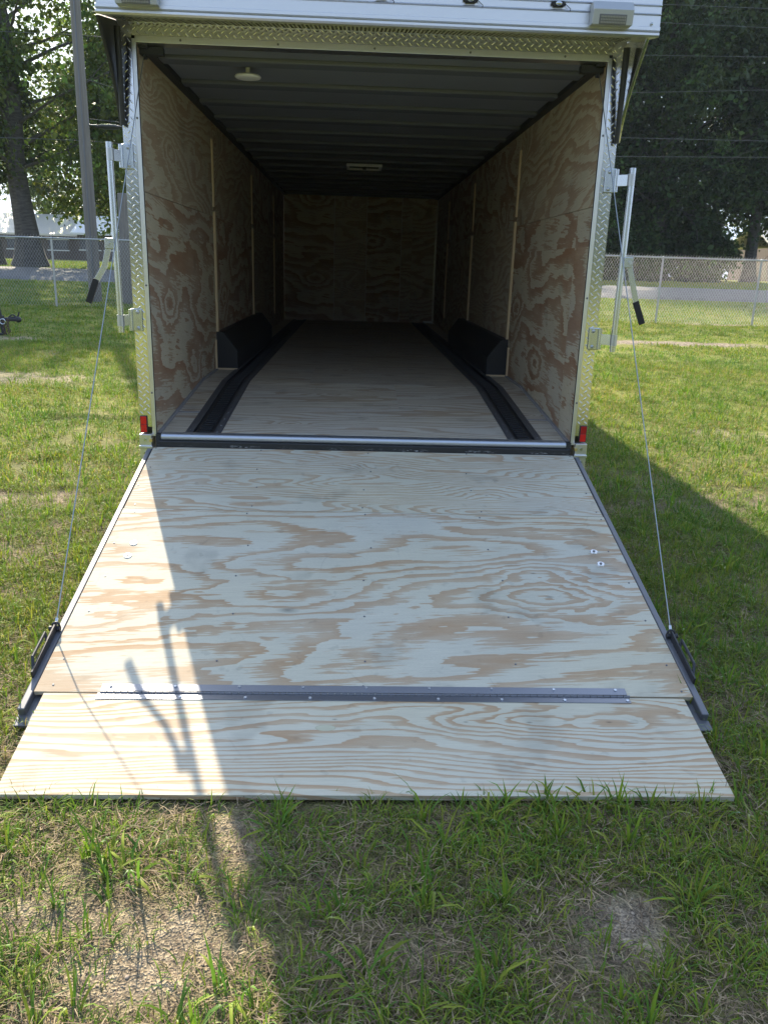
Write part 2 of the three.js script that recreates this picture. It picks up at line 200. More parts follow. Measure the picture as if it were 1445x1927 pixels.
// crumbs of soil on the bare patches
{
  const r = rng(404), g = new THREE.IcosahedronGeometry(1, 1); { const p = g.attributes.position; for (let i = 0; i < p.count; i++) { const k = 1 + 0.45 * noise(p.getX(i) * 1.7 + 5, p.getY(i) * 1.7 + p.getZ(i) * 2.3); p.setXYZ(i, p.getX(i) * k, p.getY(i) * k * 0.6, p.getZ(i) * k); } g.computeVertexNormals(); }
  const L = []; for (let i = 0; i < 90000 && L.length < 7000; i++) { const x = -3.4 + 6.8 * r(), z = -1 + 4.8 * r(); if (!onTrailer(x, z) && r() < bare(x, z) * 1.1) L.push([x, z, r() < 0.97 ? 0.001 + 0.0024 * r() : 0.003 + 0.003 * r(), r() * 6.28, r()]); }
  const im = new THREE.InstancedMesh(g, std(1, 1, 1, 1), L.length), m = new THREE.Matrix4(), q = new THREE.Quaternion(), c = new THREE.Color(); im.name = 'soil_crumbs'; im.castShadow = im.receiveShadow = true; tag(im, 'loose crumbs of dry soil on the bare patches', null, null, 'stuff');
  L.forEach(([x, z, s, a, t], i) => { q.setFromEuler(new THREE.Euler(0, a, 0)); m.compose(V(x, gy(x, z) + s * 0.25, z), q, V(s, s, s)); im.setMatrixAt(i, m); c.setRGB(0.24 + 0.16 * t, 0.19 + 0.13 * t, 0.14 + 0.1 * t); im.setColorAt(i, c); });
  scene.add(im);
}
// road beyond the fence
{
  const pos = [], uv = [], idx = []; const N = 160, rows = [-2.6, -2.5, -0.9, 0.9, 2.4, 2.6];
  for (let i = 0; i <= N; i++) { const x = -120 + 240 * i / N; rows.forEach((o, k) => { const z = roadZ(x) + o + 0.15 * noise(x * 0.4, k); pos.push(x, slopeAt(z) + (k === 0 || k === 5 ? -0.05 : 0.07), z); uv.push(x / 4, z / 4); }); }
  for (let i = 0; i < N; i++) for (let k = 0; k < 5; k++) { const a = i * 6 + k; idx.push(a, a + 6, a + 1, a + 1, a + 6, a + 7); }
  const g = new THREE.BufferGeometry(); g.setAttribute('position', new THREE.Float32BufferAttribute(pos, 3)); g.setAttribute('uv', new THREE.Float32BufferAttribute(uv, 2)); g.setIndex(idx); g.computeVertexNormals();
  const m = std(1, 1, 1, 0.9, 0, { side: THREE.DoubleSide }); m.map = tex(256, 256, (i, j) => { const v = 0.17 + 0.05 * noise(i * 0.4, j * 0.4) + 0.05 * noise(i * 0.05, j * 0.05); return [v, v * 0.97, v * 0.94]; });
  tag(mesh('road', g, m, scene), 'grey paved road behind the chain link fence', null, null, 'structure');
}

// ---------------------------------------------------------------- the trailer
const T = group('enclosed_cargo_trailer', scene);
tag(T, 'long enclosed cargo trailer with open plywood interior and lowered plywood ramp door', 'trailer');
const H0 = 0.647, HF = 0.77, HC = 2.705, XI = 1.23, XO = 1.32, ZB = -9.05, ZT = -1.5;
const uvScale = (g, su, sv, ou = 0, ov = 0) => { const a = g.attributes.uv; for (let i = 0; i < a.count; i++) a.setXY(i, a.getX(i) * su + ou, a.getY(i) * sv + ov); return g; };
// side walls: two rows of plywood panels, wood strips in the vertical joints
const cuts = [0, -2.25, -4.8, -7.3, ZB];
for (const s of [-1, 1]) {
  const wall = group(s < 0 ? 'left_wall' : 'right_wall', T);
  tag(wall, s < 0 ? 'plywood lined left wall of the cargo space' : 'plywood lined right wall of the cargo space');
  for (let i = 0; i < 4; i++) for (let row = 0; row < 2; row++) {
    const z0 = cuts[i] - (i ? 0.007 : 0.012), z1 = cuts[i + 1] + 0.007, y0 = row ? 1.991 : 0.56, y1 = row ? HC : 1.988, L = z0 - z1;
    const g = uvScale(new THREE.BoxGeometry(0.012, y1 - y0, L), L / 2.44, (y1 - y0) / 1.22, row * 0.37 + i * 0.13 + (s > 0 ? 0.21 : 0), row * 0.2).translate(s * (XI + 0.006), (y0 + y1) / 2, (z0 + z1) / 2);
    mesh('plywood_panel', g, M.walls[(i + row * 2 + (s > 0 ? 1 : 0)) % 4], wall);
  }
  for (let i = 1; i < 4; i++) { mesh('joint_strip', rbox(0.024, 1.03, 0.045, s * (XI - 0.006), 1.53 - 0.02 * i, cuts[i] - 0.004, 0.003, 1), M.stud, wall); mesh('joint_strip', rbox(0.02, 0.5, 0.04, s * (XI - 0.004), 2.32 - 0.01 * i, cuts[i] + 0.006, 0.003, 1), M.stud, wall); }
  mesh('outer_skin', box(0.012, HC + 0.16 - 0.45, 9.1, s * (XO - 0.012), (HC + 0.16 + 0.45) / 2, -4.59), M.skin, wall);
  mesh('floor_caulk', merge([bar(V(s * (XI - 0.006), H0 + 0.006, -0.03), V(s * (XI - 0.006), HF + 0.004, ZT), 0.022, 0.022, V(0, 1, 0)), box(0.022, 0.022, 0.68, s * (XI - 0.006), HF + 0.004, ZT - 0.34)]), M.caulk, wall);
}
// front wall
{
  const w = group('front_wall', T); tag(w, 'plywood wall at the far end of the cargo space');
  const xs = [-XI, -0.42, 0.1, 0.66, XI], mm = [0, 2, 1, 3];
  for (let i = 0; i < 4; i++) { const L = xs[i + 1] - xs[i] - 0.006; mesh('plywood_panel', uvScale(new THREE.BoxGeometry(L, HC - 0.6, 0.012), L / 2.44, 1.7, i * 0.31, 0.1 * i).translate((xs[i] + xs[i + 1]) / 2, (HC + 0.6) / 2, ZB - 0.006), M.walls[mm[i]], w); }
  mesh('outer_skin', box(2 * XO - 0.05, HC + 0.16 - 0.45, 0.02, 0, (HC + 0.16 + 0.45) / 2, ZB - 0.12), M.skin, w);
  mesh('door_edge', merge([box(0.012, 1.78, 0.03, XI - 0.03, 1.65, ZB + 0.12), box(0.16, 0.03, 0.04, XI - 0.1, HF + 0.02, ZB + 0.12)]), M.chrome, w);
}
// floor: plywood sheets, sloped beavertail at the rear
{
  const f = group('floor', T); tag(f, 'plywood trailer floor sloping down at the rear');
  const X = 0.872;
  const sheet = (x0, x1, z0, z1, k) => { const y = (z) => z > ZT ? H0 + (HF - H0) * (z / ZT) : HF; const L = Math.hypot(z0 - z1, y(z0) - y(z1)); const g = uvScale(new THREE.BoxGeometry(x1 - x0, 0.02, L), (x1 - x0) / 1.76, L / 1.3, k * 0.37, k * 0.29).translate(0, -0.01, 0).rotateX(Math.atan2(y(z1) - y(z0), z0 - z1)).translate((x0 + x1) / 2, (y(z0) + y(z1)) / 2, (z0 + z1) / 2); mesh('floor_sheet', g, M.floor, f); };
  const zz = [-0.03, -0.75, ZT, -2.72, -3.94, -5.16, -6.38, -7.6, ZB];
  for (let i = 0; i < zz.length - 1; i++) { sheet(-X, X, zz[i], zz[i + 1] + 0.003, i); for (const s of [-1, 1]) sheet(s < 0 ? -XI : 1.072, s < 0 ? -1.072 : XI, zz[i], zz[i + 1] + 0.003, i + 5 + s); }
  mesh('underbody', box(2.5, 0.06, 9.0, 0, 0.59, -4.56), M.black, f);
  for (const s of [-1, 1]) mesh('seam_caulk', bar(V(s * 1.075, H0 + 0.048, -0.55), V(s * 1.225, H0 + 0.048, -0.55), 0.02, 0.006, V(0, 1, 0)), M.caulk, f);
}
// tie-down tracks
for (const s of [-1, 1]) {
  const e = group('tie_down_track', T); tag(e, 'black recessed tie down track edged with riveted flanges');
  const seg = (x, w, y, m, name, t = 0.006) => { mesh(name, merge([bar(V(s * x, H0 + y, -0.035), V(s * x, HF + y, ZT), w, t, V(0, 1, 0)), bar(V(s * x, HF + y, ZT), V(s * x, HF + y, ZB + 0.02), w, t, V(0, 1, 0))]), m, e); };
  seg(0.972, 0.125, -0.008, M.etrack, 'channel'); seg(0.888, 0.045, 0.003, M.flange, 'flange'); seg(1.056, 0.045, 0.003, M.flange, 'flange');
  const yAt = (z) => z > ZT ? H0 + (HF - H0) * (z / ZT) : HF, riv = [], far = [];
  for (let z = -0.08; z > -4.5; z -= 0.15) for (const x of [0.888, 1.056]) riv.push(new THREE.SphereGeometry(0.0055, 6, 4).scale(1, 0.5, 1).translate(s * x, yAt(z) + 0.0065, z - (x > 1 ? 0.05 : 0)));
  mesh('rivet_row', merge(riv), M.zinc, e).userData.kind = 'stuff';
  const slat = rbox(0.074, 0.007, 0.022, 0, 0, 0, 0.003, 1);
  for (let i = 0; i < 130; i++) { const z = -0.075 - i * 0.052; if (i < 34) { const m = mesh('slot_rib', slat, M.etrack, e); m.position.set(s * 0.972, yAt(z) - 0.0035, z); m.rotation.x = z > ZT ? Math.atan2(HF - H0, -ZT) : 0; } else far.push(slat.clone().translate(s * 0.972, yAt(z) - 0.0035, z)); }
  mesh('far_slot_ribs', merge(far), M.etrack, e).userData.kind = 'stuff';
}
// wheel wells
for (const s of [-1, 1]) {
  const w = group('wheel_well', T); tag(w, 'black steel wheel well box with sloped top against the wall');
  const sh = new THREE.Shape([[0, 0], [0.17, 0], [0.17, 0.15], [0.055, 0.3], [0, 0.3]].map((p) => new THREE.Vector2(...p)));
  const g = new THREE.ExtrudeGeometry(sh, { depth: 2.95, bevelEnabled: true, bevelSize: 0.004, bevelThickness: 0.004, bevelSegments: 1 }).rotateY(0);
  if (s > 0) g.scale(-1, 1, 1), g.index || (() => { const p = g.attributes.position, n = g.attributes.normal; for (let i = 0; i < p.count; i += 3) for (const a of [p, n]) { const x = a.getX(i + 1), y = a.getY(i + 1), z = a.getZ(i + 1); a.setXYZ(i + 1, a.getX(i + 2), a.getY(i + 2), a.getZ(i + 2)); a.setXYZ(i + 2, x, y, z); } })();
  mesh('box', g.translate(s * XI, HF + 0.006, -5.18), M.blackSteel, w);
  mesh('wood_edge', merge([box(0.17, 0.012, 0.012, s * (XI - 0.088), HF + 0.006, -2.2), box(0.014, 0.24, 0.02, s * (XI - 0.01), HF + 0.13, -2.14)]), M.stud, w);
}
// ceiling
{
  const c = group('ceiling', T); tag(c, 'dark grey ceiling crossed by roof bows');
  mesh('liner', box(2 * XI + 0.02, 0.012, 9.02, 0, HC + 0.022, -4.53), M.ceil, c);
  for (let z = -0.35; z > -9; z -= 0.61) mesh('roof_bow', rbox(2 * XI - 0.004, 0.03, 0.13, 0, HC + 0.006, z, 0.012, 2), M.bow, c);
  for (const s of [-1, 1]) mesh('edge_channel', box(0.05, 0.03, 9.0, s * (XI - 0.026), HC + 0.001, -4.53), M.black, c);
  mesh('roof_skin', box(2 * XO - 0.04, 0.02, 9.16, 0, HC + 0.16, -4.58), M.skin, c);
}
// ceiling lamp and vent (unlit)
{
  const l = group('dome_lamp', T, -0.72, HC - 0.03, -0.5); tag(l, 'round white ceiling lamp near the opening');
  mesh('lamp_disc', new THREE.LatheGeometry([[0, -0.022], [0.05, -0.021], [0.07, -0.016], [0.076, -0.008], [0.07, 0], [0, 0.002]].map((p) => new THREE.Vector2(...p)), 32), M.whiteP, l);
  mesh('stem', rod(V(0, 0, 0), V(0, 0.045, 0), 0.012), M.whiteP, l);
  const v = group('roof_vent', T, 0, HC - 0.03, -4.8); tag(v, 'white rectangular vent frame in the ceiling');
  mesh('frame', merge([box(0.38, 0.025, 0.03, 0, 0, 0.17), box(0.38, 0.025, 0.03, 0, 0, -0.17), box(0.03, 0.025, 0.31, 0.175, 0, 0), box(0.03, 0.025, 0.31, -0.175, 0, 0)]), M.whiteP, v);
  mesh('screen', box(0.318, 0.006, 0.308, 0, 0.006, 0), M.black, v); mesh('crank', rod(V(0, -0.04, 0.15), V(0, 0.005, 0.15), 0.02), M.black, v);
}
// diamond plate
function treads(x0, x1, y0, y1, z, seed) {
  const pos = [], idx = [], L = 0.029, w = 0.0072, h = 0.0024, P = 0.0206;
  const nx = Math.floor((x1 - x0) / P), ny = Math.floor((y1 - y0) / P / 2), ox = (x1 - x0 - (nx - 1) * P) / 2;
  for (let j = 0; j < ny; j++) for (let i = 0; i < nx; i++) {
    const cx = x0 + ox + i * P, cy = y0 + P / 2 + (j * 2 + (i % 2)) * P, a = (i % 2 ? 1 : -1) * Math.PI / 4, c = Math.cos(a), s = Math.sin(a), b = pos.length / 3;
    for (const [u, v, t] of [[-L / 2, 0, 0], [L / 2, 0, 0], [-L / 4, w / 2, 0], [L / 4, w / 2, 0], [-L / 4, -w / 2, 0], [L / 4, -w / 2, 0], [-L / 4.5, 0, h], [L / 4.5, 0, h]]) pos.push(cx + u * c - v * s, cy + u * s + v * c, z + t);
    for (const t of [[0, 4, 6], [0, 6, 2], [2, 6, 7], [2, 7, 3], [3, 7, 1], [1, 7, 5], [5, 7, 6], [5, 6, 4]]) idx.push(b + t[0], b + t[1], b + t[2]);
  }
  const g = new THREE.BufferGeometry(); g.setAttribute('position', new THREE.Float32BufferAttribute(pos, 3)); g.setAttribute('uv', new THREE.Float32BufferAttribute(new Float32Array(pos.length / 3 * 2), 2)); g.setIndex(idx); g.computeVertexNormals(); return g;
}
for (const s of [-1, 1]) {
  const j = group('door_jamb', T); tag(j, s < 0 ? 'left jamb of bright diamond plate beside the opening' : 'right jamb of bright diamond plate beside the opening');
  mesh('diamond_plate', box(0.069, 2.14, 0.09, s * 1.2875, 1.77, -0.042), M.tread, j);
  mesh('tread_pattern', treads(Math.min(s * 1.256, s * 1.3205), Math.max(s * 1.256, s * 1.3205), 0.77, 2.82, 0.003), M.tread, j).userData.kind = 'stuff';
  mesh('edge_trim', rbox(0.023, 2.08, 0.018, s * 1.2405, HC - 1.02, -0.002, 0.003), M.alum, j);
  mesh('gasket', box(0.004, 2.05, 0.012, s * 1.2295, HC - 1.03, -0.004), M.rubber, j);
  for (const y of [2.35, 1.5, 0.9]) mesh('screw', new THREE.SphereGeometry(0.006, 8, 5).scale(1, 1, 0.5).translate(s * 1.242, y, 0.008), M.greySteel, j);
  const r = mesh('reflector', rbox(0.042, 0.1, 0.01, s * 1.298, 0.715, 0.008, 0.003), M.rubber, j); tag(r, 'red reflector low on the jamb');
  mesh('reflector_lens', rbox(0.034, 0.045, 0.006, s * 1.298, 0.739, 0.0125, 0.002), s < 0 ? M.red : M.redDark, j); mesh('reflector_lens', rbox(0.034, 0.045, 0.006, s * 1.298, 0.692, 0.0125, 0.002), M.red, j);
  mesh('corner_bracket', merge([rbox(0.07, 0.075, 0.06, s * 1.285, 0.625, 0.015, 0.004), rbox(0.078, 0.018, 0.074, s * 1.283, 0.588, 0.02, 0.004), rbox(0.06, 0.07, 0.055, s * 1.29, 0.545, 0.014, 0.004)]), M.alum, j);
  for (const [x, y] of [[1.285, 0.63], [1.29, 0.55]]) mesh('bolt', rod(V(s * x, y, 0.04), V(s * x, y, 0.05), 0.009), M.zinc, j);
  mesh('hinge_bolt', rod(V(s * 1.252, 0.628, 0), V(s * 1.252, 0.628, 0.055), 0.012, 0.010), M.brass, j);
}
{
  const h = group('header', T); tag(h, 'bright diamond plate header above the opening');
  mesh('diamond_plate', box(2.55, 0.2, 0.08, 0, 2.84, -0.042), M.tread, h);
  mesh('tread_pattern', treads(-1.275, 1.275, 2.742, 2.84, 0.002), M.tread, h).userData.kind = 'stuff';
  mesh('edge_trim', rbox(2.47, 0.034, 0.09, 0, HC + 0.018, -0.037, 0.003), M.alum, h);
  for (let i = 0; i < 5; i++) mesh('screw', new THREE.SphereGeometry(0.006, 8, 5).scale(1, 1, 0.5).translate(-1 + i * 0.5, HC + 0.018, 0.009), M.greySteel, h);
}
// sill
{
  const s = group('rear_sill', T); tag(s, 'steel sill bar over black rubber along the floor edge');
  mesh('sill_bar', merge([rod(V(-1.2, 0.642, 0.0), V(1.2, 0.642, 0.0), 0.021, 0.021, 16), box(2.4, 0.008, 0.05, 0, 0.656, -0.03)]), M.sill, s);
  mesh('sill_end', merge([box(0.03, 0.05, 0.05, -1.215, 0.635, -0.005), box(0.03, 0.05, 0.05, 1.215, 0.635, -0.005)]), M.black, s);
  const rm = std(1, 1, 1, 0.5); rm.map = tex(1024, 32, (i, j) => { const f = sm(0.16, 0.3, noise(i * 0.09, j * 0.5) + 0.25 * noise(i * 0.4, j)) * sm(8, 12, j) * (1 - sm(16, 20, j)) * sm(-0.1, 0.25, noise(i * 0.012 + 4, 3)); return [0.014 + 0.5 * f, 0.015 + 0.52 * f, 0.018 + 0.54 * f]; });
  mesh('rubber_seal', merge([rbox(2.46, 0.05, 0.05, 0, 0.598, 0.0, 0.008)]), rm, s);
  mesh('hinge_tube', rod(V(-1.24, 0.575, 0.028), V(1.24, 0.575, 0.028), 0.012, 0.012, 12), M.blackSteel, s);
}
// ramp door: two plywood sheets, frame, hinge and flap
{
  const R = group('ramp_door', T); tag(R, 'lowered plywood ramp door with hinged plywood flap');
  const p0 = V(0, 0.5873, 0.03), p1 = V(0, 0.0821, 2.024), dir = p1.clone().sub(p0), L = dir.length(), ang = Math.atan2(p0.y - p1.y, p1.z - p0.z);
  const at = (x, t, h = 0) => V(x, p0.y + dir.y * t + Math.cos(ang) * h, p0.z + dir.z * t + Math.sin(ang) * h);
  const sheet = (name, w, t0, t1, mat, th = 0.018) => { const l = L * (t1 - t0), g = new THREE.BoxGeometry(w, th, l, 1, 1, 1).translate(0, -th / 2, 0).rotateX(ang), c = at(0, (t0 + t1) / 2); return mesh(name, g.translate(c.x, c.y, c.z), mat, R); };
  sheet('upper_sheet', 2.484, 0.002, 0.3418, M.rampTop); sheet('main_sheet', 2.49, 0.3435, 0.99, M.ramp);
  for (const s of [-1, 1]) {
    mesh('side_rail', bar(at(s * 1.262, 0.0, -0.02), at(s * 1.262, 1.035, -0.02), 0.028, 0.042, V(0, 1, 0)), M.greySteel, R);
    mesh('rail_foot', bar(at(s * 1.236, 0.955, -0.038), at(s * 1.236, 1.06, -0.036), 0.085, 0.012, V(0, 1, 0)), M.greySteel, R);
    mesh('cable_plate', bar(at(s * 1.274, 0.815, 0.012), at(s * 1.274, 0.955, 0.004), 0.008, 0.05, V(0, 1, 0)), M.blackSteel, R);
    const kp = [at(s * 1.272, 0.868, 0.0), at(s * 1.29, 0.853, 0.045), at(s * 1.29, 0.922, 0.045), at(s * 1.276, 0.948, 0.0)];
    mesh('keeper_loop', merge([rod(kp[0], kp[1], 0.006), rod(kp[1], kp[2], 0.006), rod(kp[2], kp[3], 0.006), new THREE.SphereGeometry(0.0062, 8, 6).translate(...kp[1].toArray()), new THREE.SphereGeometry(0.0062, 8, 6).translate(...kp[2].toArray())]), M.blackSteel, R);
    mesh('eye_bolt', merge([rod(at(s * 1.255, 0.82, 0.012), at(s * 1.30, 0.82, 0.012), 0.011), new THREE.TorusGeometry(0.014, 0.005, 6, 14).translate(...at(s * 1.272, 0.818, 0.024).toArray())]), M.blackSteel, R);
  }
  mesh('under_frame', merge([bar(at(-1.24, 0.97, -0.045), at(1.24, 0.97, -0.045), 0.04, 0.045, V(0, 1, 0)), bar(at(-1.24, 0.03, -0.045), at(1.24, 0.03, -0.045), 0.04, 0.045, V(0, 1, 0))]), M.blackSteel, R);
  // screws through the sheets
  const r = rng(90), sc = new THREE.CylinderGeometry(0.0042, 0.0042, 0.003, 8).rotateX(ang);
  for (const t of [0.012, 0.12, 0.225, 0.325, 0.355, 0.5, 0.63, 0.76, 0.9, 0.975]) for (let i = 0; i < 5; i++) { const x = -1.2 + 0.6 * i + (r() - 0.5) * 0.06, tt = t + (r() - 0.5) * 0.012; const m = mesh('screw', sc, M.greySteel, R); m.position.copy(at(Math.max(-1.225, Math.min(1.225, x)), tt, 0.0008)); }
  const wash = new THREE.CylinderGeometry(0.017, 0.019, 0.004, 20).rotateX(ang);
  for (const [x, t] of [[-1.117, 0.5], [-1.118, 0.553], [1.11, 0.506], [1.117, 0.557]]) { const m = mesh('washer', wash, M.zinc, R); m.position.copy(at(x, t, 0.002)); const b = mesh('washer_bolt', sc, M.greySteel, R); b.position.copy(at(x, t, 0.005)); b.scale.setScalar(1.5); }
  // flap
  const f0 = at(0, 0.993, 0.0), f1 = V(0, 0.03, 2.535), fl = Math.hypot(f1.z - f0.z, f1.y - f0.y), fa = Math.atan2(f0.y - f1.y, f1.z - f0.z);
  const fsh = new THREE.Shape([[-1.206, 0], [1.206, 0], [1.174, -fl], [-1.174, -fl]].map((p) => new THREE.Vector2(...p)));
  const fg = new THREE.ExtrudeGeometry(fsh, { depth: 0.018, bevelEnabled: false });
  const fu = fg.attributes.uv, fp = fg.attributes.position; for (let i = 0; i < fu.count; i++) fu.setXY(i, (fp.getX(i) + 1.23) / 2.46, 1 + (fp.getY(i) + fp.getZ(i) * 0.9) / fl);
  mesh('flap_board', fg.rotateX(-Math.PI / 2 + fa).translate(0, f0.y - 0.018, f0.z + 0.002), M.flap, R);
  const fat = (x, d, h = 0) => V(x, f0.y - d * Math.sin(fa) + h * Math.cos(fa), f0.z + d * Math.cos(fa) + h * Math.sin(fa));
  mesh('hinge_leaf', bar(at(-1.003, 0.979, 0.002), at(0.99, 0.979, 0.002), 0.036, 0.003, V(0, 1, 0.25)), M.hinge, R);
  mesh('hinge_leaf', bar(fat(-1.008, 0.021, 0.002), fat(0.992, 0.021, 0.002), 0.034, 0.003, V(0, 1, 0.1)), M.hinge, R);
  const kn = []; for (let i = 0; i < 78; i++) { const x = -1.0 + i * 0.0256; kn.push(new THREE.CylinderGeometry(0.0055, 0.0055, 0.0235, 8).rotateZ(Math.PI / 2).translate(x + 0.0128, f0.y + 0.0035, f0.z + 0.001)); }
  mesh('hinge_knuckles', merge(kn), M.greySteel, R).userData.kind = 'stuff';
  for (let i = 0; i < 9; i++) for (const q of [0, 1]) { const x = -0.97 + i * 0.24 + q * 0.03; const m = mesh('hinge_screw', sc, M.zinc, R); m.position.copy(q ? fat(x, 0.026, 0.005) : at(x, 0.976, 0.005)); m.scale.setScalar(1.35); }
}
// lift cables
for (const s of [-1, 1]) {
  const c = group('lift_cable', T); tag(c, s < 0 ? 'thin steel lift cable on the left of the ramp' : 'thin steel lift cable on the right of the ramp');
  const a = V(s * 1.205, 2.665, -0.06), b = V(s * 1.274, 0.185, 1.672);
  mesh('wire_rope', tube([a, a.clone().lerp(b, 0.5).add(V(0, -0.006, 0)), b], 0.0026, 40, 5), M.cable, c);
  mesh('ferrule', rod(a.clone().lerp(b, 0.985), a.clone().lerp(b, 0.998), 0.0065, 0.0055), M.zinc, c);
  mesh('pulley', merge([new THREE.CylinderGeometry(0.025, 0.025, 0.016, 20).rotateZ(Math.PI / 2).translate(s * 1.205, 2.672, -0.085), box(0.12, 0.035, 0.05, s * 1.165, 2.682, -0.075)]), M.black, c);
}
// lock bars
for (const s of [-1, 1]) {
  const B = group('lock_bar', T); const dy = s < 0 ? 0.02 : -0.015, X = s < 0 ? 1.372 : 1.396, z = 0.085;
  tag(B, s < 0 ? 'upright galvanised lock bar with black gripped handle, left' : 'upright galvanised lock bar with black gripped handle, right');
  mesh('tube', rod(V(s * X, 1.225 + dy, z), V(s * (X + 0.004), 2.2 + dy, z), 0.0165, 0.0165, 18), M.zinc, B);
  for (const [y, out] of [[2.14, 1], [1.29, 1]]) {
    const yy = y + dy;
    mesh('hinge_plate', rbox(0.064, 0.124, 0.008, s * 1.304, yy, 0.014, 0.006), M.zinc, B);
    for (const q of [-1, 1]) mesh('bolt', new THREE.SphereGeometry(0.0105, 10, 6).scale(1, 1, 0.6).translate(s * 1.295, yy + q * 0.044, 0.019), M.galv, B);
    mesh('hinge_barrel', rod(V(s * 1.334, yy - 0.058, 0.024), V(s * 1.334, yy + 0.058, 0.024), 0.011, 0.011, 12), M.zinc, B);
    mesh('arm', bar(V(s * 1.334, yy, 0.028), V(s * X, yy, z - 0.008), 0.058, 0.006, V(0.2 * s, 0, 1)), M.zinc, B);
    mesh('sleeve', rod(V(s * X, yy - 0.03, z), V(s * X, yy + 0.03, z), 0.0195, 0.0195, 16), M.galv, B);
  }
  const P = s < 0 ? [[1.385, 1.73], [1.405, 1.715], [1.435, 1.6], [1.487, 1.527], [1.537, 1.402]] : [[1.41, 1.715], [1.432, 1.70], [1.455, 1.62], [1.493, 1.492], [1.545, 1.37]];
  const q = P.map(([x, y]) => V(s * x, y, z + 0.012));
  mesh('handle_bracket', merge([rbox(0.05, 0.056, 0.006, s * (X + 0.028), P[1][1], z + 0.006, 0.003), rbox(0.05, 0.056, 0.006, s * (X + 0.028), P[1][1], z + 0.026, 0.003)]), M.zinc, B);
  mesh('pivot_bolt', rod(V(q[1].x, q[1].y, z), V(q[1].x, q[1].y, z + 0.036), 0.009), M.galv, B);
  mesh('lever', merge([bar(q[1], q[2].clone().lerp(q[3], 0.04), 0.03, 0.008), bar(q[2], q[3].clone().lerp(q[4], 0.15), 0.03, 0.008)]), M.zinc, B);
  mesh('grip', bar(q[3], q[4], 0.034, 0.016), M.grip, B);
}
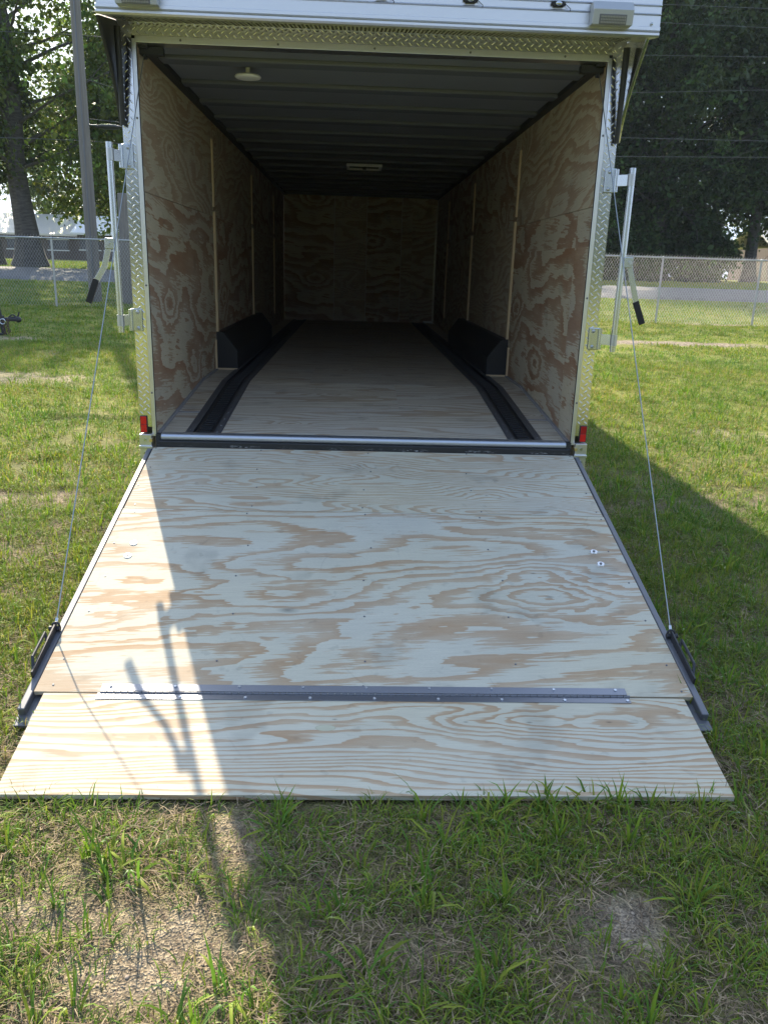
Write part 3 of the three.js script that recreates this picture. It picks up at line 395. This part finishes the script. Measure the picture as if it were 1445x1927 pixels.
// rear wing over the opening with its lights
{
  const A = group('rear_canopy', T); tag(A, 'silver ribbed canopy over the opening with side fins');
  const zf = 0.35, prof = [[0.0, 2.805], [0.30, 2.752], [0.342, 2.744], [zf, 2.752], [zf, 2.762], [zf - 0.008, 2.766], [zf + 0.004, 2.772], [zf + 0.004, 2.786], [zf - 0.006, 2.79], [zf - 0.006, 2.836], [zf + 0.003, 2.841], [zf - 0.006, 2.847], [zf - 0.006, 2.874], [zf + 0.003, 2.879], [zf - 0.006, 2.885], [zf - 0.006, 2.93], [zf + 0.004, 2.94], [zf - 0.02, 2.972], [0.0, 3.0]];
  const sh = new THREE.Shape(prof.map((p) => new THREE.Vector2(p[0], p[1])));
  const g = new THREE.ExtrudeGeometry(sh, { depth: 2.7, bevelEnabled: false }).rotateY(-Math.PI / 2).translate(1.372, 0, 0).scale(1, 1, 1);
  mesh('ribbed_face', g, M.anod, A);
  mesh('underside_tread', treads(-1.28, 1.28, 0.02, 0.27, 0).rotateX(-Math.PI / 2).scale(1, -1, 1).translate(0, 0, 0.27).rotateX(0).applyMatrix4(new THREE.Matrix4().makeRotationX(Math.atan2(0.053, 0.3))).translate(0, 2.8005, 0.012), M.tread, A).userData.kind = 'stuff';
  for (const s of [-1, 1]) {
    const fin = new THREE.Shape(); fin.moveTo(-0.09, 2.32); fin.lineTo(0.004, 2.32); fin.bezierCurveTo(0.05, 2.5, 0.15, 2.58, 0.31, 2.745); fin.lineTo(0, 2.8); fin.lineTo(-0.09, 2.8);
    mesh('side_fin', new THREE.ExtrudeGeometry(fin, { depth: 0.012, bevelEnabled: true, bevelSize: 0.002, bevelThickness: 0.002, bevelSegments: 1 }).rotateY(-Math.PI / 2).translate(s * 1.33 + 0.006, 0, 0), s < 0 ? M.blackSteel : M.tread, A);
    mesh('strut_tube', rod(V(s * 1.312, 2.31, 0.03), V(s * 1.29, 2.75, 0.12), 0.013, 0.017, 10), M.black, A);
    const L = group('work_light', A, s * 1.122, 2.824, zf); tag(L, 'boxy silver loading light on the canopy');
    const hs = new THREE.Shape([[0, -0.045], [0.05, -0.045], [0.062, 0.012], [0.04, 0.048], [0, 0.048]].map((p) => new THREE.Vector2(...p)));
    L.add(new THREE.Mesh(mergeGeometries([new THREE.ExtrudeGeometry(hs, { depth: 0.19, bevelEnabled: true, bevelSize: 0.003, bevelThickness: 0.003, bevelSegments: 1 }).rotateY(-Math.PI / 2).translate(0.095, 0, 0)].map((q) => { for (const k of Object.keys(q.attributes)) if (!['position', 'normal', 'uv'].includes(k)) q.deleteAttribute(k); return q; })), M.lampBody)); L.children[0].name = 'housing';
    const ls = []; for (let i = 0; i < 16; i++) for (let j = 0; j < 3; j++) ls.push(box(0.005, 0.008, 0.003, -0.056 + i * 0.0075, -0.028 + j * 0.0115, 0.0655));
    L.add(new THREE.Mesh(merge(ls).rotateX(0.2), M.led)); L.children[1].name = 'led_array'; L.children[1].userData.kind = 'stuff';
    mesh('light_window', rbox(0.132, 0.044, 0.005, 0, -0.016, 0.0605, 0.002).rotateX(0.2), M.greySteel, L);
    L.traverse((o) => { o.castShadow = o.receiveShadow = true; });
    mesh('screw', new THREE.SphereGeometry(0.007, 8, 5).translate(s * 1.33, 2.80, zf), M.zinc, A);
  }
  for (const x of [0.02, 0.444, 0.867]) {
    const c = mesh('clearance_light', merge([rbox(0.052, 0.026, 0.018, x, 2.866, zf + 0.004, 0.006), rbox(0.072, 0.014, 0.01, x, 2.866, zf + 0.002, 0.004)]), M.rubber, A); tag(c, 'small clearance light on the canopy face');
    mesh('clearance_lens', new THREE.SphereGeometry(0.013, 12, 8).scale(1.3, 0.8, 0.8).translate(x, 2.866, zf + 0.013), M.zinc, A);
    mesh('pigtail_wire', tube([V(x + 0.035, 2.866, zf + 0.004), V(x + 0.05, 2.852, zf + 0.008), V(x + 0.06, 2.845, zf + 0.006), V(x + 0.058, 2.838, zf)], 0.0018, 12, 5), M.black, A);
  }
}
// running gear
{
  const fr = group('chassis', T); tag(fr, 'black steel chassis under the floor');
  for (const s of [-1, 1]) mesh('frame_rail', box(0.06, 0.12, 9.0, s * 0.9, 0.5, -4.6), M.blackSteel, fr);
  mesh('tongue', merge([bar(V(-0.9, 0.5, -9.0), V(0, 0.48, -10.4), 0.06, 0.1, V(0, 1, 0)), bar(V(0.9, 0.5, -9.0), V(0, 0.48, -10.4), 0.06, 0.1, V(0, 1, 0)), rod(V(0, 0.01, -10.2), V(0, 0.9, -10.2), 0.04), rbox(0.2, 0.02, 0.2, 0, 0.012, -10.2)]), M.blackSteel, fr);
  for (let i = 0; i < 3; i++) mesh('axle', rod(V(-1.1, 0.36, -2.75 - i * 0.95), V(1.1, 0.36, -2.75 - i * 0.95), 0.04), M.blackSteel, fr);
  const tyre = new THREE.LatheGeometry([[0.2, -0.1], [0.3, -0.11], [0.345, -0.1], [0.36, -0.07], [0.36, 0.07], [0.345, 0.1], [0.3, 0.11], [0.2, 0.1]].map((p) => new THREE.Vector2(...p)), 36).rotateZ(Math.PI / 2), rim = new THREE.CylinderGeometry(0.2, 0.2, 0.16, 28).rotateZ(Math.PI / 2);
  for (const s of [-1, 1]) for (let i = 0; i < 3; i++) { const w = group('wheel', T, s * 1.14, 0.36, -2.75 - i * 0.95); mesh('tyre', tyre, M.rubber, w); mesh('rim', rim, M.galv, w); }
}

// ---------------------------------------------------------------- chain link fence
{
  const F = group('chain_link_fence', scene, 0, 0, -18); tag(F, 'galvanised chain link fence running behind the trailer', 'fence');
  const x0 = -24.5, x1 = 30, y0 = 0.36, hgt = 1.76;
  const fm = std(0.45, 0.46, 0.47, 0.5, 0.8), wires = [];
  mesh('top_rail', rod(V(x0, y0 + hgt, 0), V(x1, y0 + hgt, 0), 0.021, 0.021, 8), fm, F);
  for (let x = -24.38; x <= 30; x += 2.72) mesh('post', merge([rod(V(x, y0 - 0.1, 0.03), V(x, y0 + hgt - 0.01, 0.03), 0.029, 0.029, 8), new THREE.SphereGeometry(0.036, 8, 6).translate(x, y0 + hgt, 0.03)]), fm, F);
  const H = hgt + 0.02, p = 0.075, lean = H * 0.62;
  for (let x = x0 - lean; x < x1; x += p) for (const s of [0, 1]) {
    let a = x, b = x + lean, ya = y0 + 0.02, yb = y0 + 0.02 + H; if (a < x0) { ya += (x0 - a) / lean * H; a = x0; } if (b > x1) { yb -= (b - x1) / lean * H; b = x1; }
    const A = s ? V(x0 + x1 - a, ya, 0.004) : V(a, ya, -0.004), Bq = s ? V(x0 + x1 - b, yb, 0.004) : V(b, yb, -0.004);
    wires.push(rod(A, Bq, 0.0024, 0.0024, 3)); if (!s && b < x1) wires.push(rod(Bq, V(b + 0.01, yb + 0.045, 0), 0.003, 0.003, 3));
  }
  mesh('wire_mesh', merge(wires), fm, F).userData.kind = 'stuff';
}
// ---------------------------------------------------------------- pole, post, power lines
const woodPole = std(1, 1, 1, 0.9); woodPole.map = tex(128, 512, (i, j) => { const v = 0.20 + 0.07 * noise(i * 0.25, j * 0.012) + 0.05 * noise(i * 0.9, j * 0.05); return [v, v * 0.92, v * 0.86]; });
{
  const p = group('utility_pole', scene, -7.48, 0.42, -19.5); tag(p, 'tall grey wooden utility pole with lamp beside the fence', 'utility pole');
  mesh('pole', rod(V(0, -0.1, 0), V(0.01, 11.5, 0), 0.175, 0.11, 14), woodPole, p);
  mesh('conduit', rod(V(0.03, -0.05, 0.19), V(0.03, 9, 0.16), 0.022, 0.022, 8), M.greySteel, p);
  mesh('lamp_arm', rod(V(0.1, 4.68, 0), V(0.5, 4.66, 0.02), 0.02, 0.02, 8), M.greySteel, p);
  mesh('lamp_head', new THREE.SphereGeometry(0.36, 18, 10).scale(1, 0.2, 0.4).translate(0.68, 4.64, 0.02), M.blackSteel, p);
  mesh('crossarm', box(2.4, 0.1, 0.1, 0, 10.9, 0.14), woodPole, p);
  const q = group('wooden_post', scene, -6.5, 0.4, -19.2); tag(q, 'short wooden post between utility pole and trailer jamb', 'post');
  mesh('shaft', rod(V(0, -0.1, 0), V(0.02, 2.95, 0), 0.16, 0.13, 12), woodPole, q); mesh('cap', rod(V(0.02, 2.95, 0), V(0.02, 2.97, 0), 0.128, 0.11, 12), woodPole, q);
}
[[8.62, 'topmost'], [8.2, 'second highest'], [7.4, 'third highest'], [6.5, 'fourth highest'], [5.33, 'second lowest'], [4.86, 'lowest']].forEach(([y, w], i) => {
  const left = i === 2 || i === 5 ? -60 : -7.4, z = -19.65 - (i % 2) * 0.04, slope = [0.005, -0.003, 0.025, 0.055, 0.014, 0.03][i];
  const pts = []; for (let k = 0; k <= 24; k++) { const x = left + (45 - left) * k / 24; pts.push(V(x, y + slope * (x - 8) * (x > -7.4 ? 1 : 0.3) - 0.03 * Math.sin((x + 7) * 0.06), z)); }
  top('power_line', tube(pts, i > 3 ? 0.008 : 0.0065, 60, 5), M.wire, w + ' power line crossing in front of the trees', 'cable', 'power lines along the road');
});
// ---------------------------------------------------------------- buildings
{
  const roofTex = tex(256, 64, (i, j) => { const s = 0.5 + 0.5 * Math.sin(i * 0.785); const v = 0.55 + 0.12 * s + 0.08 * noise(i * 0.06, j * 0.1); return [v, v * 0.94, v * 0.84]; }); roofTex.repeat.set(6, 1);
  const roofM = std(1, 1, 1, 0.35, 0.3); roofM.map = roofTex;
  const wallM = std(0.13, 0.10, 0.085, 0.9), white = std(0.75, 0.75, 0.73, 0.5, 0.2);
  const gable = (root, L, D, eave, ridge, rm) => {
    mesh('wall', box(L, eave, D, 0, eave / 2, 0), wallM, root);
    const s = new THREE.Shape([[-D / 2 - 0.5, eave - 0.06], [0, ridge], [D / 2 + 0.5, eave - 0.06], [D / 2 + 0.5, eave + 0.08], [0, ridge + 0.14], [-D / 2 - 0.5, eave + 0.08]].map((p) => new THREE.Vector2(...p)));
    mesh('roof', new THREE.ExtrudeGeometry(s, { depth: L + 0.6, bevelEnabled: false }).rotateY(Math.PI / 2).translate(-L / 2 - 0.3, 0, 0), rm, root);
    for (let i = 0; i < 4; i++) { const x = -L / 2 + L * (i + 0.5) / 4; mesh('window', box(1.4, 0.7, 0.06, x, eave * 0.62, D / 2), std(0.05, 0.055, 0.06, 0.1), root); mesh('window_frame', merge([box(1.6, 0.08, 0.1, x, eave * 0.62 + 0.39, D / 2), box(1.6, 0.08, 0.1, x, eave * 0.62 - 0.39, D / 2)]), white, root); }
  };
  const a = group('low_building', scene, -26.5, 1.45, -62); tag(a, 'long low building with pale ribbed metal roof behind big tree', 'building'); gable(a, 12, 6, 1.75, 3.2, roofM);
  const b = group('white_roofed_shed', scene, -16.6, 1.45, -60); tag(b, 'low shed with bright white roof left of trailer', 'building'); gable(b, 7, 5, 1.85, 3.1, white);
  const c = group('house', scene, 36.5, 1.45, -60); tag(c, 'house with light roof at far right under the trees', 'building'); gable(c, 12, 7, 2.4, 4.1, roofM);
}
// ---------------------------------------------------------------- trees
const bark = std(1, 1, 1, 0.95); bark.map = tex(128, 256, (i, j) => { const v = 0.085 + 0.06 * noise(i * 0.22, j * 0.035) + 0.035 * noise(i * 0.6, j * 0.12); return [v * 1.05, v * 0.95, v * 0.85]; }); bark.bumpMap = bark.map; bark.bumpScale = 0.03;
function sprayGeo(seed, n, size, leaf) {
  const r = rng(seed), pos = [], col = [], idx = [];
  for (let i = 0; i < n; i++) {
    const c = V(r() - 0.5, (r() - 0.5) * 0.7, r() - 0.5).multiplyScalar(size * 2), d = V(r() - 0.5, r() - 0.7, r() - 0.5).normalize(), q = V(r() - 0.5, r() - 0.5, r() - 0.5).cross(d).normalize(), nn = d.clone().cross(q), L = leaf * (0.7 + 0.6 * r()), w = L * 0.36, b = pos.length / 3, k = 0.75 + 0.5 * r();
    const P = [c, c.clone().addScaledVector(d, L * 0.45).addScaledVector(q, w).addScaledVector(nn, w * 0.3), c.clone().addScaledVector(d, L), c.clone().addScaledVector(d, L * 0.45).addScaledVector(q, -w).addScaledVector(nn, w * 0.3)];
    for (const p of P) { pos.push(p.x, p.y, p.z); col.push(k, k, k); } idx.push(b, b + 1, b + 2, b, b + 2, b + 3);
  }
  const g = new THREE.BufferGeometry(); g.setAttribute('position', new THREE.Float32BufferAttribute(pos, 3)); g.setAttribute('color', new THREE.Float32BufferAttribute(col, 3)); g.setIndex(idx); g.computeVertexNormals(); return g;
}
const SPRAY = [sprayGeo(301, 12, 0.3, 0.19), sprayGeo(302, 12, 0.34, 0.17), sprayGeo(303, 10, 0.28, 0.22)];
const foliage = leafMat(0.55, 0.55);
function limb(pts, r0, r1, n = 8) {                    // tapered tube through points
  const c = new THREE.CatmullRomCurve3(pts), S = Math.max(6, pts.length * 4), g = new THREE.TubeGeometry(c, S, 1, n), p = g.attributes.position, o = V(0, 0, 0);
  for (let i = 0; i <= S; i++) { const q = c.getPointAt(i / S), r = r0 + (r1 - r0) * Math.pow(i / S, 0.8); for (let j = 0; j <= n; j++) { const k = i * (n + 1) + j; o.fromBufferAttribute(p, k).sub(q).multiplyScalar(r).add(q); p.setXYZ(k, o.x, o.y, o.z); } }
  const uv = g.attributes.uv, L = c.getLength(); for (let i = 0; i < uv.count; i++) uv.setXY(i, uv.getX(i) * L / 2, uv.getY(i)); g.computeVertexNormals(); return g;
}
function tree(name, label, cat, grp, x, z, o) {
  const { seed, h, r, crown0, rad, sprays, leafScale = 1, col = [0.05, 0.095, 0.022], lobes = 26, flare = 1.7, fill = 0.75, trunkTop = 0.7, lean = 0, extra = [] } = o;
  const R = rng(seed), t = group(name, scene, x, gy(x, z) - 0.02, z); tag(t, label, cat, grp);
  const parts = [], L = [];
  const tp = [V(0, -0.15, 0), V(lean * 0.1 + (R() - 0.5) * 0.1, h * 0.06, 0), V(lean * 0.3 + (R() - 0.5) * 0.3, h * 0.25, (R() - 0.5) * 0.3), V(lean * 0.7 + (R() - 0.5) * 0.5, h * 0.48, (R() - 0.5) * 0.5), V(lean + (R() - 0.5) * 0.8, h * trunkTop, (R() - 0.5) * 0.8)];
  const tg = limb(tp, r, r * 0.38, 14); { const p = tg.attributes.position; for (let i = 0; i < p.count; i++) { const y = p.getY(i), f = 1 + (flare - 1) * Math.exp(-Math.max(0, y) / (r * 1.3)) * (1 + 0.25 * Math.sin(Math.atan2(p.getZ(i), p.getX(i)) * 5)); p.setX(i, p.getX(i) * f); p.setZ(i, p.getZ(i) * f); } tg.computeVertexNormals(); }
  parts.push(tg); const tc = new THREE.CatmullRomCurve3(tp);
  for (let i = 0; i < lobes; i++) {
    const v = (i + R()) / lobes, y = h * (crown0 + (0.97 - crown0) * v), env = Math.sin(Math.PI * Math.pow(0.10 + 0.88 * v, 0.8)) , a = i * 2.4 + R() * 0.9, d = rad * env * (0.25 + 0.8 * Math.sqrt(R()));
    const c = V(lean * v + Math.cos(a) * d, y, Math.sin(a) * d), s = rad * (0.22 + 0.20 * R()); L.push([c, s]);
    const b0 = tc.getPointAt(Math.min(0.97, Math.max(0.32, (y / h - 0.12) / trunkTop))), mid = b0.clone().lerp(c, 0.55).add(V((R() - 0.5) * 0.8, 0.35 * R() - 0.1, (R() - 0.5) * 0.8));
    parts.push(limb([b0, mid, c], r * (0.12 + 0.2 * R() * (1 - v)), 0.02, 6));
    for (let k = 0; k < 3; k++) { const e = c.clone().add(V(R() - 0.5, R() - 0.5, R() - 0.5).multiplyScalar(s * 2)); parts.push(limb([mid.clone().lerp(c, 0.5), c.clone().lerp(e, 0.5).add(V(0, 0.1, 0)), e], 0.035, 0.012, 5)); }
  }
  for (const e of extra) L.push([V(e[0], e[1], e[2]), e[3]]);
  mesh('trunk', merge(parts), bark, t);
  const per = Math.round(sprays / L.length / SPRAY.length), m4 = new THREE.Matrix4(), q = new THREE.Quaternion(), cc = new THREE.Color(), cr = group('crown', t);
  SPRAY.forEach((g, gi) => {
    const im = new THREE.InstancedMesh(g, foliage, per * L.length); im.name = 'leaf_sprays'; im.userData.kind = 'stuff'; im.castShadow = im.receiveShadow = true; let n = 0;
    for (const [c, s] of L) { const lt = 0.8 + 0.4 * R(), subs = []; for (let k = 0; k < 5; k++) subs.push(V(R() - 0.5, (R() - 0.5) * 0.8, R() - 0.5).multiplyScalar(s * 1.7).add(c));
      for (let k = 0; k < per; k++) {
        const b = subs[Math.floor(R() * 5)], w = V(R() * 2 - 1, R() * 2 - 1, R() * 2 - 1); if (w.length() > 1) w.normalize().multiplyScalar(R()); w.multiplyScalar(s * fill); w.y *= 0.7;
        q.setFromEuler(new THREE.Euler((R() - 0.5) * 1.6, R() * 6.28, (R() - 0.5) * 1.6)); const sc = leafScale * (0.7 + 0.7 * R()); m4.compose(b.clone().add(w), q, V(sc, sc, sc)); im.setMatrixAt(n, m4);
        const k2 = lt * (0.75 + 0.5 * R()) * (R() < 0.1 ? 2.0 : 1); cc.setRGB(col[0] * k2 * (0.9 + 0.45 * R()), col[1] * k2, col[2] * k2); im.setColorAt(n++, cc);  // some sprays brightened at random: sunlit spots put into the leaf colour
      } }
    cr.add(im);
  });
  cr.userData.kind = 'stuff'; return t;
}
const gL = 'trees behind the fence, left of the trailer', gR = 'trees behind the road, right of the trailer';
tree('shade_tree', 'large shade tree with thick forked trunk behind the left fence', 'tree', gL, -13.9, -32, { seed: 1, h: 15.5, r: 0.5, crown0: 0.3, rad: 5.4, sprays: 3600, lobes: 30, flare: 1.75, trunkTop: 0.8, lean: -0.4, col: [0.11, 0.175, 0.03] });
tree('slender_tree', 'slender tree leaning beside the thick forked trunk', 'tree', gL, -15.6, -33, { seed: 2, h: 12, r: 0.2, crown0: 0.32, rad: 3, sprays: 1300, lobes: 16, lean: -0.8, col: [0.085, 0.14, 0.03] });
tree('young_tree', 'bushy low tree between utility pole and trailer', 'tree', gL, -9.6, -36, { seed: 3, h: 12.5, r: 0.22, crown0: 0.16, rad: 3.8, sprays: 2700, lobes: 26, col: [0.12, 0.18, 0.03] });
tree('background_tree', 'pale leafy tree far behind the low building', 'tree', gL, -22, -70, { seed: 4, h: 15, r: 0.35, crown0: 0.15, rad: 7, sprays: 2400, lobes: 26, leafScale: 1.7, col: [0.13, 0.19, 0.04] });
tree('background_tree', 'pale leafy tree far behind the white shed', 'tree', gL, -11, -66, { seed: 14, h: 12, r: 0.35, crown0: 0.12, rad: 6, sprays: 2000, lobes: 24, leafScale: 1.7, col: [0.12, 0.18, 0.04] });
tree('dark_tree', 'tall dense dark tree nearest the right jamb', 'tree', gR, 10.2, -41, { seed: 5, h: 17.5, r: 0.3, crown0: 0.1, rad: 4.6, sprays: 5200, lobes: 44, leafScale: 1.05 });
tree('dark_tree', 'tall dark tree with thick trunk in the middle of the right grove', 'tree', gR, 15.6, -39, { seed: 6, h: 18.5, r: 0.5, crown0: 0.16, rad: 5.2, sprays: 5600, lobes: 48, leafScale: 1.05 });
tree('dark_tree', 'tall dark tree at the right edge of the photograph', 'tree', gR, 21.6, -41, { seed: 7, h: 18.5, r: 0.35, crown0: 0.2, rad: 5.2, sprays: 4400, lobes: 44, leafScale: 1.1 });
tree('dark_tree', 'dense tree behind the others of the right grove', 'tree', gR, 18.5, -48, { seed: 8, h: 20, r: 0.4, crown0: 0.08, rad: 6, sprays: 2700, lobes: 40, leafScale: 1.35 });
tree('dark_tree', 'dense tree behind the trailer roof and right jamb', 'tree', gR, 11.5, -49, { seed: 9, h: 18, r: 0.4, crown0: 0.08, rad: 6, sprays: 2800, lobes: 36, leafScale: 1.35 });
tree('dark_tree', 'tree right of the frame in the dark grove', 'tree', gR, 28, -45, { seed: 10, h: 18, r: 0.4, crown0: 0.12, rad: 6, sprays: 3200, lobes: 36, leafScale: 1.35 });
[[8.3, -36.5, 1.9], [11.2, -37, 2.2], [13.6, -38, 1.9], [17.6, -38.5, 1.6], [6.2, -39, 2.4]].forEach(([x, z, s], i) => tree('understory_bush', ['low dark bush by the fence nearest the right jamb', 'dark bush under the tall tree right of the jamb', 'dark bush left of the thick trunk in the grove', 'small bush right of the thick trunk in the grove', 'dark bush hidden just behind the right jamb'][i], 'bush', 'bushes under the right grove', x, z, { seed: 60 + i, h: s * 1.7, r: 0.09, crown0: 0.1, rad: s, sprays: 1300, lobes: 14, trunkTop: 0.6, fill: 0.9 }));
// trees standing behind the photographer, mirrored in the bright metal
[[-17, 30, 8], [-8, 33, 7], [1, 31, 8.5], [10, 34, 7.5], [19, 30, 8]].forEach(([x, z, h], i) => tree('lawn_tree', ['leafy tree behind the viewer, far left of its row', 'leafy tree behind the viewer, second from left', 'leafy tree straight behind the viewer', 'leafy tree behind the viewer, second from right', 'leafy tree behind the viewer, far right of its row'][i], 'tree', 'trees behind the viewer', x, z, { seed: 80 + i, h, r: 0.2, crown0: 0.15, rad: 3.4, sprays: 900, lobes: 16, leafScale: 1.6 }));

// ---------------------------------------------------------------- tow tongue at the left edge
{
  const g = group('tow_tongue', scene, -6.98, 0.12, -12); tag(g, 'black trailer tongue with coupler and chain at left edge of lawn', 'trailer tongue');
  mesh('beam', merge([bar(V(-2.2, 0.36, -0.6), V(-0.05, 0.33, 0), 0.08, 0.1, V(0, 1, 0)), bar(V(-2.2, 0.36, 0.7), V(-0.05, 0.33, 0), 0.08, 0.1, V(0, 1, 0))]), M.blackSteel, g);
  mesh('coupler', merge([rbox(0.28, 0.07, 0.12, 0.1, 0.31, 0, 0.02), new THREE.SphereGeometry(0.06, 12, 8).translate(0.24, 0.31, 0), bar(V(0.05, 0.345, 0.02), V(0.2, 0.36, 0.02), 0.03, 0.03)]), M.blackSteel, g);
  mesh('latch_lever', tube([V(0.06, 0.36, 0), V(0.14, 0.4, 0), V(0.22, 0.36, 0), V(0.27, 0.46, 0)], 0.014, 16), M.blackSteel, g);
  mesh('jack', merge([bar(V(-0.04, 0.05, 0.06), V(-0.14, 0.68, 0.06), 0.08, 0.07), rbox(0.2, 0.03, 0.2, -0.12, 0.03, 0.06)]), M.black, g);
  const links = []; for (let i = 0; i < 9; i++) links.push(new THREE.TorusGeometry(0.026, 0.009, 6, 12).rotateY(i % 2 ? Math.PI / 2 : 0.3).translate(-0.02 + Math.sin(i) * 0.012, 0.29 - i * 0.034, 0.08)); for (let i = 0; i < 8; i++) links.push(new THREE.TorusGeometry(0.026, 0.009, 6, 12).rotateY(i % 2 ? Math.PI / 2 : 0.3).translate(0.05 + Math.cos(i) * 0.01, 0.29 - i * 0.034, 0.06));
  mesh('safety_chain', merge(links), M.rust, g).userData.kind = 'stuff'; mesh('hook', new THREE.TorusGeometry(0.05, 0.013, 8, 18).translate(-0.03, 0.27, 0.1), M.zinc, g);
}
// thin added fog, lifts the dark interior and blues the far trees
scene.fog = new THREE.FogExp2(new THREE.Color(0.75, 0.86, 1), 0.0004);
renderer.render(scene, camera);
